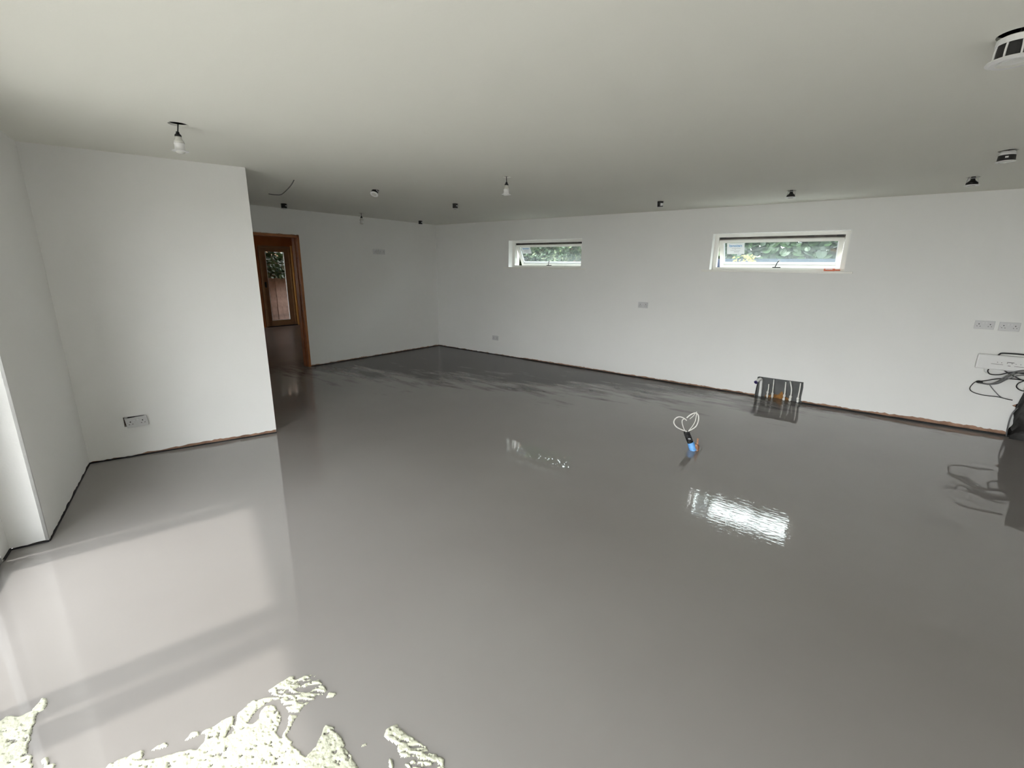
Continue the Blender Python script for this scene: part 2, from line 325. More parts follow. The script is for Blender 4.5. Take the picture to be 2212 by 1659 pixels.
# right wall
MR = frame_mtx((XR, 0, 0), (0, -1, 0), (0, 0, 1), (-1, 0, 0))
wr = obj('wall_right', slab_mesh(rect(-.3, -ER.y + .3, -.1, 2.7), [], .1, MR), M['plaster'], kind='structure')
# passage walls beyond the door opening
XP = -5.35
PD = (-1.03, -.215, .02, 2.06)  # far glazed door outline y0 y1 z0 z1
MP = frame_mtx((XP, 0, 0), (0, 1, 0), (0, 0, 1), (1, 0, 0))
wp = obj('wall_passage', slab_mesh([(-5.1, -.1), (PD[0] - .02, -.1), (PD[0] - .02, PD[3]), (PD[1] + .02, PD[3]), (PD[1] + .02, -.1), (.05, -.1), (.05, 2.7), (-5.1, 2.7)], [], .12, MP), M['pink_plaster'], kind='structure')
MQ = frame_mtx((0, -4.9, 0), (-1, 0, 0), (0, 0, 1), (0, 1, 0))
obj('wall_passage_side', slab_mesh(rect(0, 6.0, -.1, 2.7), [rect(3.6, 4.6, .8, 2.1)], .1, MQ), M['pink_plaster'], kind='structure')
w3 = obj('window_3', slab_mesh(rect(3.6, 4.6, .8, 2.1), [rect(3.66, 4.54, .86, 2.04)], .05, MQ @ Matrix.Translation((0, 0, -.03))), M['door_wood'], kind='structure')
obj('pane', boxmesh(3.66, 4.54, .86, 2.04, -.055, -.051, mtx=MQ), M['glass'], parent=w3)

# black foam edge strips in the gap along the walls
def strip(name, a, b, n, h=.014, wdt=.010, m=M['dark_gap']):
    a = Vector(a); b = Vector(b); d = b - a; L_ = d.length; d.normalize()
    k = max(2, int(L_ / .05)); bm = bmesh.new(); rows = []
    for i in range(k + 1):
        p = a + d * (L_ * i / k); ww = wdt * (1 + .5 * noise.noise(p * 5)); hh = h * (1 + .35 * noise.noise(p * 7 + Vector((3, 1, 0))))
        q = Vector(n) * ww
        rows.append([bm.verts.new(p - Vector(n) * .002), bm.verts.new(p + Z * hh - Vector(n) * .002), bm.verts.new(p + Z * hh + q), bm.verts.new(p + q)])
    for r0, r1 in zip(rows, rows[1:]):
        for j in range(3): bm.faces.new((r0[j], r0[j+1], r1[j+1], r1[j]))
    bmesh.ops.recalc_face_normals(bm, faces=bm.faces)
    return obj(name, from_bm(bm), m, parent=fl)
strip('edge_strip', (0, 0, 0), (6.0, 0, 0), (0, -1, 0), .010, .007)
strip('edge_strip', (6.54, 0, 0), (8.4, 0, 0), (0, -1, 0), .016, .012)
strip('edge_strip', (0, 0, 0), (0, DY1, 0), (1, 0, 0), .010, .006)
strip('edge_strip', CD, CR, CN, .009, .006)
strip('edge_strip', CD, DE, C, .008, .005)
strip('edge_strip', DE, EE, CN, .007, .004)
strip('edge_strip', EE, EE + CN * .12, C, .011, .008)

# ------------------------------------------------------------------ glazed sliding doors in the window wall (light and sun come through them)
MF = frame_mtx(EE, CN, Z, C)     # u along the opening, v up, w into the room; frame face at w = 0
gd = obj('door_1', None or boxmesh(0, 0.128, 0, HEAD, -.06, 0, mtx=MF @ Matrix.Identity(4)), M['plaster'], kind='structure')
def lbox(u0, u1, v0, v1, w0, w1, bev=0): return boxmesh(u0, u1, v0, v1, w0, w1, bev=bev, mtx=MF)
obj('head_rail', lbox(.128, 5.706, HEAD - .10, HEAD, -.06, 0), M['alu'], parent=gd)
obj('threshold', lbox(.128, 5.706, 0.0, .03, -.06, 0), M['alu'], parent=gd)
GAP = [.134, 1.520, 2.906, 4.292, 5.678]
for i in range(4):
    a, b = GAP[i] + .008, GAP[i+1] - .008
    bm = bmesh.new(); S = .135
    box(bm, a, a + S, .03, HEAD - .1, -.05, -.01, mtx=MF); box(bm, b - S, b, .03, HEAD - .1, -.05, -.01, mtx=MF)
    box(bm, a + S, b - S, .03, .13, -.05, -.01, mtx=MF); box(bm, a + S, b - S, HEAD - .13, HEAD - .1, -.05, -.01, mtx=MF)
    lf = obj('door_leaf', from_bm(bm), M['alu'], parent=gd)
    obj('pane', lbox(a + S, b - S, .13, HEAD - .13, -.034, -.030), M['glass'], parent=lf)
    bm = bmesh.new(); box(bm, b - .07, b - .045, .95, 1.15, -.01, .008, bev=.003, mtx=MF); obj('door_handle', from_bm(bm), M['metal'], parent=lf)

# ------------------------------------------------------------------ high windows in the back wall
def window(name, w, rail_split, sash_top, sash_bot, stickers):
    X0, X1, Z0, Z1 = w; yf = .12                      # frame face depth
    bm = bmesh.new(); fw = .055
    box(bm, X0 + .002, X0 + fw, yf, yf + .07, Z0 + .004, Z1 - .002); box(bm, X1 - fw, X1 - .002, yf, yf + .07, Z0 + .004, Z1 - .002)
    box(bm, X0 + fw, X1 - fw, yf, yf + .07, Z1 - .045, Z1 - .002); box(bm, X0 + fw, X1 - fw, yf, yf + .07, Z0 + .004, Z0 + .036)
    wn = obj(name, from_bm(bm), M['white_paint'], kind='structure')
    bm = bmesh.new(); t = .006
    box(bm, X0, X0 + t, .001, yf, Z0, Z1); box(bm, X1 - t, X1, .001, yf, Z0, Z1); box(bm, X0 + t, X1 - t, .001, yf, Z1 - t, Z1)
    box(bm, X0 - .0005, X0 + t * .8, yf + .0701, .32, Z0, Z1); box(bm, X1 - t * .8, X1, yf + .0701, .32, Z0, Z1); box(bm, X0, X1, yf + .0701, .32, Z1 - t, Z1); box(bm, X0, X1, yf + .0701, .34, Z0, Z0 + t)
    obj('reveal_lining', from_bm(bm), M['reveal'], parent=wn)
    bm = bmesh.new(); box(bm, X0 - .085, X1 + .08, -.028, 0, Z0 - .022, Z0 + .002, bev=.003); box(bm, X0 + .0005, X1 - .0005, -.004, yf, Z0 - .020, Z0 + .004)
    obj('window_sill', from_bm(bm), M['white_paint'], parent=wn)
    # dark brown strip stands for the shadow above the sash, plus hinge gear
    bm = bmesh.new(); box(bm, X0 + fw, X1 - fw, yf + .035, yf + .068, Z1 - .088, Z1 - .046); obj('rebate_shadow', from_bm(bm), M['rail'], parent=wn)
    for cx in ((X0 + fw + .05, X1 - fw - .05) + rail_split):
        obj('hinge', boxmesh(cx - .035, cx + .035, yf + .012, yf + .036, Z1 - .062, Z1 - .048), M['black'], parent=wn)
    # top-hung sash swung outward
    zt = Z1 - .083; zb = Z0 + .038; hgt = zt - zb
    ang = math.atan2(sash_bot - sash_top, hgt); ln = hgt / math.cos(ang)
    MSx = Matrix.Translation((X0 + fw + .006, sash_top, zt)) @ Matrix.Rotation(ang, 4, 'X') @ Matrix.Diagonal((1, 1, 1, 1))
    Wd = X1 - X0 - 2 * fw - .012; s = .048
    bm = bmesh.new()
    for a in ((0, s, -ln, 0), (Wd - s, Wd, -ln, 0), (s, Wd - s, -s * .8, 0), (s, Wd - s, -ln, -ln + s * .75)):
        box(bm, a[0], a[1], 0, .045, a[2], a[3], mtx=MSx)
    sh = obj('window_sash', from_bm(bm), M['white_paint'], parent=wn)
    bm = bmesh.new(); g = .012
    for a in ((s, s + g, -ln + s, -s * .8), (Wd - s - g, Wd - s, -ln + s, -s * .8), (s, Wd - s, -ln + s * .75, -ln + s * .75 + .03)):
        box(bm, a[0], a[1], .014, .026, a[2], a[3], mtx=MSx)
    obj('glazing_bead', from_bm(bm), M['bead'], parent=sh)
    obj('pane', boxmesh(s, Wd - s, .028, .032, -ln + s * .75, -s * .8, mtx=MSx), M['veiled_glass'], parent=sh)
    # stay: base block on frame and arm to the sash
    xm = X0 + .77; bm = bmesh.new()
    box(bm, xm - .04, xm + .05, yf + .005, yf + .03, Z0 + .036, Z0 + .048, bev=.003)
    obj('stay_base', from_bm(bm), M['black'], parent=wn)
    a0 = Vector((xm - .01, yf + .02, Z0 + .046)); a1 = Vector((xm + .03, yf - .01, Z0 + .125))
    obj('stay_arm', tubemesh([a0, (a0 + a1) / 2 + Vector((-.004, 0, .005)), a1], .006), M['black'], parent=wn)
    obj('stay_knob', lathemesh([(.001, -.009), (.008, -.006), (.010, 0), (.008, .006), (.001, .009)], 10, mtx=Matrix.Translation(a1)), M['white_plastic'], parent=wn)
    return wn, MSx, ln, Wd, s
w1, M1, ln1, Wd1, s1 = window('window_1', W1, (X := ((2.62),)), .14, .335, None)
w2, M2, ln2, Wd2, s2 = window('window_2', W2, ((6.33),), .13, .305, None)
M['sticker'] = mat('white_label_film', (0.78, 0.80, 0.82), 0.4, var=.01)
M['sticker_blue'] = mat('blue_print', (0.10, 0.34, 0.62), 0.5, var=.02)
M['print_grey'] = mat('grey_print', (0.35, 0.36, 0.38), 0.5, var=.02)
def text_mesh(body, size, mtx, mirror=False, depth=.0004):
    cu = bpy.data.curves.new('t', 'FONT'); cu.body = body; cu.size = size; cu.align_x = 'CENTER'; cu.align_y = 'CENTER'; cu.extrude = depth; cu.offset = size * .012
    o = bpy.data.objects.new('t', cu); COL.objects.link(o); bpy.context.view_layer.update()
    me = bpy.data.meshes.new_from_object(o.evaluated_get(bpy.context.evaluated_depsgraph_get()))
    bpy.data.objects.remove(o); bpy.data.curves.remove(cu)
    if mirror: me.transform(Matrix.Diagonal((-1, 1, 1, 1)))
    me.transform(mtx); me.update(); return me
def sticker(wn_m, u0, u1, v0, v1, label):
    """paper label stuck on the outer face of the pane, read from outside, so mirrored from the room"""
    loc = wn_m @ Matrix.Translation(((u0 + u1) / 2, .0265, (v0 + v1) / 2)) @ Matrix.Rotation(math.radians(90), 4, 'X')
    ww, hh = u1 - u0, v1 - v0
    st = thing('sticker', label, 'sticker', loc)
    o = obj('paper', boxmesh(-ww/2, ww/2, -hh/2, hh/2, -.0008, 0), M['sticker'], parent=st)
    o2 = obj('lettering', text_mesh('rationel', ww * .235, Matrix.Translation((0, hh * .27, .0006)), mirror=True), M['sticker_blue'], parent=st)
    bm = bmesh.new()
    for k, (a, b, y) in enumerate([(-.22, .28, .02), (-.06, .02, -.06), (-.30, .26, -.16), (-.1, .22, -.26), (-.1, .2, -.33)]):
        box(bm, ww * a, ww * b, hh * y - hh * .012, hh * y + hh * .012, .0002, .0006)
    obj('small_print', from_bm(bm), M['print_grey'], parent=st)
    return st
sticker(M1, .075, .27, -.17, -.045, 'small white paper label with blue heading on the pane of the narrower left window')
sticker(M2, .085, .30, -.205, -.055, 'white paper label with mirrored blue heading on the pane of the larger right window')
# orange marker lying on the sill of the right window
mk = thing('marker_pen', 'orange-red plastic tool lying on the right end of the right window sill', 'marker', Matrix.Translation((6.60, .045, W2[2] + .0045)) @ Matrix.Rotation(.05, 4, 'Z'))
obj('body', boxmesh(-.075, .035, -.014, .014, 0, .030, bev=.005), M['orange'], parent=mk)
obj('tip', boxmesh(.0352, .085, -.009, .009, .004, .020, bev=.003), M['orange'], parent=mk)
obj('clip', boxmesh(-.06, .01, -.0165, -.0142, .018, .026), M['sticker'], parent=mk)

# ------------------------------------------------------------------ door opening with timber lining
dl = obj('door_2', boxmesh(-.16, .006, DY1 - .032, DY1 + .001, .0, DZ), M['wood'], kind='structure')
obj('lining_left', boxmesh(-.16, .006, DY0 - .001, DY0 + .03, .0, DZ), M['wood'], parent=dl)
obj('lining_head', boxmesh(-.16, .006, DY0, DY1, DZ - .032, DZ + .001), M['wood'], parent=dl)
obj('door_stop', boxmesh(-.105, -.06, DY1 - .044, DY1 - .032, .0, DZ - .032), M['wood'], parent=dl)
bm = bmesh.new()
pts = rough_line(DY0, DY1, .006, .006, step=.03, seed=14)
for (a, va), (b, vb) in zip(pts, pts[1:]):
    box(bm, -.001, .0028, a, b, DZ, DZ + .004 + va)
obj('torn_plaster_edge', from_bm(bm), M['bare'], parent=dl)
for k in range(4):
    obj('fixing', lathemesh([(.0001, 0), (.006, 0), (.006, .002), (.0001, .002)], 8, mtx=Matrix.Translation((-.03, DY1 - .034, .5 + .4 * k)) @ Matrix.Rotation(math.radians(90), 4, 'X')), M['black'], parent=dl)

# far glazed door of the passage
y0, y1, z0, z1 = PD
fd = obj('door_3', None or (lambda bm: (box(bm, XP - .09, XP + .015, y0, y0 + .05, 0, z1), box(bm, XP - .09, XP + .015, y1 - .05, y1, 0, z1), box(bm, XP - .09, XP + .015, y0 + .05, y1 - .05, z1 - .05, z1), from_bm(bm))[-1])(bmesh.new()), M['door_wood'], kind='structure')
bm = bmesh.new(); a, b = y0 + .0505, y1 - .0505
gy0, gy1, gz0, gz1 = -.87, -.385, .16, 1.915
box(bm, XP - .06, XP - .015, a, gy0, .02, z1 - .0505); box(bm, XP - .06, XP - .015, gy1, b, .02, z1 - .0505)
box(bm, XP - .06, XP - .015, gy0, gy1, .02, gz0); box(bm, XP - .06, XP - .015, gy0, gy1, gz1, z1 - .0505)
lf = obj('door_leaf', from_bm(bm), M['door_wood'], parent=fd)
obj('pane', boxmesh(XP - .042, XP - .036, gy0, gy1, gz0, gz1), M['glass'], parent=lf)
bm = bmesh.new()
for q in ((gy0, gy0 + .012, gz0, gz1), (gy1 - .012, gy1, gz0, gz1), (gy0, gy1, gz0, gz0 + .012)):
    box(bm, XP - .034, XP - .012, *q)
obj('glazing_bead', from_bm(bm), M['bead'], parent=lf)
obj('door_handle', boxmesh(XP - .015, XP + .03, a + .02, a + .045, 1.02, 1.16, bev=.004), M['black'], parent=lf)
M['lit_pine'] = mat('side_lit_pine', (0.75, 0.42, 0.12), 0.5, var=.1, scale=5)  # brighter pine, carrying the side light on the architrave in its colour
obj('architrave', boxmesh(XP - .09, XP + .05, y1 + .0005, y1 + .030, 0, z1 + .02), M['lit_pine'], parent=fd)
obj('threshold', boxmesh(XP - .1, XP + .03, y0, y1, .0005, .02), M['black'], parent=fd)

# ------------------------------------------------------------------ sockets
def socket(mtx, wd, label, double=True, group=None, loose=None):
    t = thing('wall_socket', label, 'socket', mtx, group)
    h = .086; bm = bmesh.new(); box(bm, -wd/2, wd/2, -h/2, h/2, 0, .009, bev=.0028)
    obj('plate', from_bm(bm), M['socket'], parent=t)
    cs = (-wd * .28, wd * .28) if double else (0,)
    for c in cs:
        bm = bmesh.new()
        box(bm, c - .004, c + .004, .004, .013, .0088, .0094)
        box(bm, c - .0155, c - .0075, -.015, -.0105, .0088, .0094); box(bm, c + .0075, c + .0155, -.015, -.0105, .0088, .0094)
        o = obj('pin_slots', from_bm(bm), M['black'], parent=t); o['kind'] = 'stuff'
    for c in ((-.012, .012) if double else (.024,)):
        obj('rocker_switch', boxmesh(c - .0075, c + .0075, .012, .030, .009, .0125, bev=.001), M['socket_rock'], parent=t)
    for c in (-wd / 2 + .011, wd / 2 - .011):
        obj('screw', lathemesh([(.0001, .0096), (.003, .0096), (.0032, .0088)], 10, mtx=Matrix.Translation((c, 0, 0))), M['metal'], parent=t)
    return t
def on(Mw, u, v, rot=0, off=0.0): return Mw @ Matrix.Translation((u, v, off)) @ Matrix.Rotation(rot, 4, 'Z')
socket(on(MB, -1.470, 1.843), .086, 'small square single socket high on the door wall, left of its double neighbour', double=False)
socket(on(MB, -1.330, 1.843), .135, 'double socket high on the door wall beside the small square one')
socket(on(MA, 4.369, 1.098), .150, 'lone double socket halfway up the back wall between the two windows')
socket(on(MA, 1.540, .318), .146, 'low double socket near the far corner of the back wall, below left window')
socket(on(MA, 7.975, 1.110), .147, 'left one of two double sockets side by side above the white wiring box')
socket(on(MA, 8.153, 1.107), .147, 'right one of two double sockets side by side above the white wiring box')
s = socket(MC @ Matrix.Translation((.350, .307, .018)) @ Matrix.Rotation(.085, 4, 'Z') @ Matrix.Rotation(-.06, 4, 'Y') @ Matrix.Rotation(.08, 4, 'X'), .146, 'loose crooked double socket hanging out of its box on the near left wall')
bb = obj('back_box', slab_mesh(rect(-.071, .071, -.041, .041), [rect(-.0695, .0695, -.0395, .0395)], .045, Matrix.Identity(4)), M['metal'])
bb.matrix_world = MC @ Matrix.Translation((.3335, .310, -.001)); tag(bb, 'metal wall box showing behind the loose crooked socket', 'wall box')
bk = obj('back_plate', boxmesh(-.069, .069, -.039, .039, -.046, -.044), M['black'], parent=bb)
obj('grommet', lathemesh([(.0001, .006), (.008, .005), (.011, 0), (.011, -.02)], 14, mtx=Matrix.Translation((-.055, .027, -.002))), M['white_plastic'], parent=bb)
obj('cable', tubemesh([(.04, .02, -.04), (.01, .03, -.02), (0, .0, -.012)], .004), M['grey_cable'], parent=bb)

# ------------------------------------------------------------------ ceiling fittings
def rotz(a): return Matrix.Rotation(a, 4, 'Z')
def hang_lamp(x, y, R_, label, lean=(0, 0)):
    t = thing('hanging_lamp', label, 'lamp', Matrix.Translation((x, y, H)), 'bare lamps hanging from ceiling holes')
    q = Vector((lean[0], lean[1], 0)); dn = Vector((0, 0, -1))
    obj('flex', tubemesh([Vector((0, 0, .10)), Vector((0, 0, .02)), q * .5 + dn * .02, q + dn * .050], .0035), M['black'], parent=t)
    B = Matrix.Translation(q) @ Matrix.Rotation(lean[0] * 3, 4, 'Y')
    obj('lamp_holder', lathemesh([(.001, -.040), (.008, -.042), (.010, -.052), (.017, -.060), (.018, -.068), (.001, -.068)], 20, mtx=B), M['black'], parent=t, smooth=False)
    obj('reflector_glass', lathemesh([(.001, -.068), (.016, -.069), (.017, -.078), (.020, -.086), (.026, -.094), (.0285, -.104), (.001, -.104)], 24, mtx=B), M['lamp_glass'], parent=t, smooth=True)
    obj('lamp_body', lathemesh([(.0265, -.104), (.028, -.106), (.0255, -.116), (.0255, -.130), (.030, -.144)], 24, mtx=B), M['white_plastic'], parent=t, smooth=True)
    obj('bezel_ring', lathemesh([(.030, -.1435), (.043, -.1455), (.0435, -.149), (.030, -.1505), (.024, -.1515)], 28, mtx=B), M['white_plastic'], parent=t)
    obj('lens', lathemesh([(.025, -.151), (.022, -.157), (.014, -.161), (.001, -.162)], 24, mtx=B), M['lamp_glass'], parent=t, smooth=True)
    return t
def can_light(x, y, r, label, kind, rot=0.0):
    t = thing('downlight', label, 'downlight', Matrix.Translation((x, y, H)) @ rotz(rot), 'downlights pulled partly out of the ceiling')
    B = Matrix.Identity(4)
    if kind == 'tilt': B = Matrix.Translation((-.004, -.01, .004)) @ Matrix.Rotation(math.radians(-32), 4, 'X') @ Matrix.Rotation(math.radians(14), 4, 'Y')
    if kind == 'open': B = Matrix.Rotation(math.radians(10), 4, 'X')
    if kind in ('can', 'tilt', 'open'):
        obj('lamp_can', lathemesh([(.001, .0), (r * .82, .0), (r * .82, -.058), (.001, -.058)], 24, mtx=B), M['black'], parent=t)
        lo, hi, zz0, zz1 = (.2, 1.3, -.035, -.022) if kind != 'open' else (-.2, 2.4, -.048, -.018)
        bm = bmesh.new(); n = 8; rr = r * .835
        a0 = math.radians(-75)
        for i in range(n):
            t0 = a0 + (lo + (hi - lo) * i / n); t1 = a0 + (lo + (hi - lo) * (i + 1) / n)
            v = [bm.verts.new((rr * math.cos(a), rr * math.sin(a), z)) for a, z in ((t0, zz0), (t1, zz0), (t1, zz1), (t0, zz1))]; bm.faces.new(v)
        bmesh.ops.transform(bm, matrix=B, verts=bm.verts)
        obj('rating_label', from_bm(bm), M['socket_rock'], parent=t)
        obj('bezel_ring', lathemesh([(r * .80, -.0585), (r * 1.06, -.0600), (r * 1.08, -.064), (r * .8, -.067), (r * .6, -.066)], 28, mtx=B), M['white_plastic'], parent=t)
        obj('lens', lathemesh([(r * .6, -.066), (r * .4, -.0655), (.001, -.0655)], 24, mtx=B), M['lamp_glass'], parent=t)
        for s_ in (-1, 1):
            obj('spring_clip', tubemesh([B @ Vector((s_ * r * .8, 0, -.045)), B @ Vector((s_ * r * .95, 0, -.01)), B @ Vector((s_ * r * .6, 0, .03))], .0022, 6), M['metal'], parent=t)
    elif kind == 'cone':
        obj('lamp_can', lathemesh([(.001, .03), (r * .33, .03), (r * .33, -.016), (r * .42, -.026), (r * .88, -.044), (r * .93, -.060), (.001, -.060)], 24), M['black'], parent=t)
        obj('bezel_ring', lathemesh([(r * .90, -.0600), (r * 1.12, -.0615), (r * 1.14, -.066), (r * .8, -.069), (r * .6, -.068)], 28), M['white_plastic'], parent=t)
        obj('lens', lathemesh([(r * .6, -.068), (.001, -.0675)], 24), M['lamp_glass'], parent=t)
        for s_ in (-1, 1):
            obj('spring_clip', tubemesh([Vector((s_ * r * .85, 0, -.050)), Vector((s_ * r * .75, 0, -.018)), Vector((s_ * r * .45, 0, .03))], .003, 6), M['metal'], parent=t)
        obj('heat_sink', lathemesh([(r * .36, -.004), (r * .5, -.006), (r * .5, -.010), (r * .36, -.012)], 16), M['metal'], parent=t)
    else:
        k = r; dz = .078 if kind == 'big' else .062
        obj('lamp_can', lathemesh([(.001, -.012), (k * .80, -.016), (k * .86, -dz * .5), (k * .90, -dz), (.001, -dz)], 32), M['black'], parent=t)
        obj('bezel_ring', lathemesh([(k * .88, -dz), (k * 1.18, -dz - .001), (k * 1.22, -dz - .005), (k * 1.0, -dz - .010), (k * .75, -dz - .010)] if kind == 'big' else [(k * .88, -dz), (k * .98, -dz - .001), (k * 1.0, -dz - .004), (k * .75, -dz - .007)], 36), M['white_plastic'], parent=t)
        obj('lens', lathemesh([(k * .75, -dz - (.010 if kind == 'big' else .007)), (k * .55, -dz - .006), (.001, -dz - .006)], 24), M['lamp_glass'], parent=t)
        bm = bmesh.new(); nst = 8 if kind == 'big' else 0
        for i in range(nst):
            a_ = 2 * math.pi * i / nst + .3
            tube(bm, [(k * .93 * math.cos(a_), k * .93 * math.sin(a_), -dz), (k * .90 * math.cos(a_), k * .90 * math.sin(a_), -.045), (k * .74 * math.cos(a_), k * .74 * math.sin(a_), -.012)], .0032, 6)
        if nst: obj('cage', from_bm(bm), M['white_plastic'], parent=t)
        if kind == 'big':
            obj('collar', lathemesh([(k * .70, -.006), (k * .92, -.012), (k * .94, -.030), (k * .90, -.032)], 32), M['white_plastic'], parent=t)
        else:
            obj('collar', lathemesh([(k * .72, -.004), (k * .84, -.014), (k * .87, -.028), (k * .86, -.028)], 32), M['socket_rock'], parent=t)
            obj('rating_label', boxmesh(-.008, .008, -k * .92, -k * .885, -.048, -.038), M['white_plastic'], parent=t)
    obj('lead', tubemesh([(0, 0, -.005), (.01, .004, .05), (.03, .01, .11)], .003, 6), M['black'], parent=t)
    return t
hang_lamp(3.583, -5.447, .05, 'nearest hanging lamp with black holder, in front of the near left wall', (.006, -.012))
hang_lamp(4.215, -3.10, .042, 'middle hanging lamp with white body, above the centre of the room', (.004, -.002))
hang_lamp(0.452, -2.022, .042, 'farthest hanging lamp with glass body, in front of the door wall', (.004, 0))
LBL = {3: 'black boxy downlight over the doorway', 4: 'small black downlight nearest the far corner', 5: 'black downlight with white rim, left of the middle hanging lamp',
       6: 'tilted white-faced downlight left of centre, its disc turned to the room', 7: 'small pale downlight above the stretch between the two windows',
       8: 'black cone-backed downlight above the right window', 9: 'black cone-backed downlight at far right of the ceiling edge',
       10: 'round black drum downlight with white label at the right, behind the cone-backed one', 11: 'large white-caged downlight at the top right, nearest the viewer'}
for i, (x, y, r, k) in enumerate(HOLES):
    if k in ('can', 'tilt', 'open', 'cone', 'cage', 'big'):
        view = math.atan2(-6.618 - y, 7.0 - x) + math.pi / 2     # springs across the line of sight from the room's glazed side
        can_light(x, y, r, LBL[i], k, view)
cb = obj('ceiling_cable', tubemesh([(2.388, -4.114, 2.50), (2.387, -4.116, 2.41), (2.384, -4.121, 2.391), (2.372, -4.143, 2.352), (2.353, -4.178, 2.307), (2.328, -4.225, 2.261), (2.303, -4.271, 2.253), (2.274, -4.323, 2.257)], .0045), M['dark_cable'], smooth=True)
tag(cb, 'loose grey cable curling down from the ceiling near the doorway', 'cable')

# ------------------------------------------------------------------ manifold recess with pipes at the foot of the back wall
rc = thing('pipe_recess', 'dark grey recess cut into the foot of the back wall below the right window', 'recess', Matrix.Translation((6.27, 0, 0)))
M['recess'] = mat('grey_recess_board', (0.085, 0.088, 0.088), 0.6, var=.25, scale=7, bump=.2, bscale=25)
M['rust'] = mat('rust_stain', (0.26, 0.12, 0.03), 0.85, var=.5, scale=20)
obj('back_board', boxmesh(-.268, .268, .055, .07, 0.0, .268), M['recess'], parent=rc)
bm = bmesh.new(); box(bm, -.268, -.258, .0145, .055, 0, .266); box(bm, .258, .268, .0145, .055, 0, .266); box(bm, -.258, .258, .0145, .055, .258, .268)
obj('side_lining', from_bm(bm), M['recess'], parent=rc)
bm = bmesh.new(); n = 26; top = []; 
for i in range(n + 1):
    x = -.15 + .30 * i / n; h_ = .02 + .035 * math.exp(-((x - .0) / .1) ** 2) + .06 * math.exp(-((x - .035) / .018) ** 2) + .008 * noise.noise(Vector((x * 40, 0, 0)))
    top.append((bm.verts.new((x, .0545, .001)), bm.verts.new((x, .0535, h_))))
for p_, q_ in zip(top, top[1:]): bm.faces.new((p_[0], q_[0], q_[1], p_[1]))
obj('rust_stain', from_bm(bm), M['rust'], parent=rc)
def floorpipe(name, label, mtx_x, pts, r, group, couplers=(), mname='pipe_clip'):
    t = thing(name, label, 'pipe', Matrix.Translation((mtx_x, .02, 0)), group)
    obj('tube', tubemesh(pts, r, 10), M[mname], parent=t, smooth=True)
    for zc in couplers:
        P = Vector(min(smooth_pts(pts), key=lambda q: abs(q.z - zc)))
        obj('coupling', lathemesh([(r, -.018), (r * 1.7, -.014), (r * 1.9, 0), (r * 1.7, .014), (r, .018)], 12, mtx=Matrix.Translation(P)), M[mname], parent=t)
    return t
g_ = 'thin white heating pipes in the wall recess'
floorpipe('heating_pipe', 'first thin white pipe in the wall recess, beside the thick one', 6.149, [(.003, 0, 0), (-.001, 0, .06), (.002, .004, .12), (-.003, .015, .18)], .0075, g_, (.03, .07))
floorpipe('heating_pipe', 'second thin white pipe from the left in the wall recess, tall and straight', 6.205, [(.003, 0, 0), (.0, 0, .09), (-.004, .004, .18), (-.010, .02, .250)], .0075, g_, (.028, .065))
floorpipe('heating_pipe', 'middle thin white pipe of the wall recess, just right of the rust', 6.338, [(.002, 0, 0), (.004, 0, .09), (.0, .004, .17), (-.005, .02, .238)], .0085, g_, (.02, .06))
floorpipe('heating_pipe', 'bent thin white pipe curving left at its top in the wall recess', 6.405, [(.003, 0, 0), (.008, 0, .07), (.004, .004, .15), (-.012, .010, .21), (-.028, .025, .252)], .0085, g_, (.02, .06))
floorpipe('heating_pipe', 'rightmost thin white pipe at the edge of the wall recess', 6.498, [(.002, 0, 0), (-.004, 0, .06), (-.002, .004, .16), (-.004, .016, .25)], .0085, g_, (.02, .05))
wpz = thing('waste_pipe', 'thick white waste pipe with purple open end at the left of the wall recess', 'pipe', Matrix.Translation((6.060, .01, 0)))
obj('tube', tubemesh([(.003, .02, 0), (0, .02, .1), (-.006, .018, .18), (-.006, .012, .215), (-.012, -.006, .236), (-.030, -.045, .228), (-.048, -.085, .205)], .0195, 16), M['pipe_white'], parent=wpz, smooth=True)
dirp = Vector((-.018, -.040, -.023)).normalized()
obj('pipe_end', lathemesh([(.0205, -.003), (.0225, 0), (.0225, .012), (.018, .014), (.016, .002), (.001, .001)], 18, mtx=Matrix.Translation(Vector((-.048, -.085, .205))) @ dirp.to_track_quat('Z', 'Y').to_matrix().to_4x4()), M['purple'], parent=wpz)

# ------------------------------------------------------------------ floor conduit with looped cables
PB = Vector((5.941, -2.466, 0)); tov = (Vector((CAM.x, CAM.y, 0)) - PB).normalized(); side = Vector((-tov.y, tov.x, 0))
MPp = frame_mtx(PB, side, Z, tov)   # u across, v up, w toward the glazed side
fc = thing('floor_conduit', 'black conduit stub with blue tape standing up out of the wet floor', 'conduit', MPp)
obj('mortar_foot', (lambda bm: (bmesh.ops.create_uvsphere(bm, u_segments=14, v_segments=9, radius=1), bmesh.ops.transform(bm, matrix=Matrix.Translation((.018, .018, -.012)) @ Matrix.Diagonal((.036, .045, .034, 1)), verts=bm.verts), [setattr(v, 'co', v.co + v.co.normalized() * .008 * noise.noise(v.co * 60)) for v in bm.verts], from_bm(bm))[-1])(bmesh.new()), M['brown_stub'], parent=fc)
obj('mortar_flake', boxmesh(.022, .038, .03, .112, -.022, -.01, bev=.003), M['brown_stub'], parent=fc)
ax = (Vector((-.077, .170, 0)) - Vector((.004, .0, 0))); axn = ax.normalized()
obj('blue_tape', tubemesh([Vector((.004, -.002, 0)), Vector((.004, 0, 0)) + ax * .2, Vector((.004, 0, 0)) + ax * .40], lambda t: .036 - .006 * t, 18), M['blue_tape'], parent=fc)
bm = bmesh.new(); prof = []
for i in range(17): prof += [(.0245 if i % 2 else .0285, .070 + .0072 * i)]
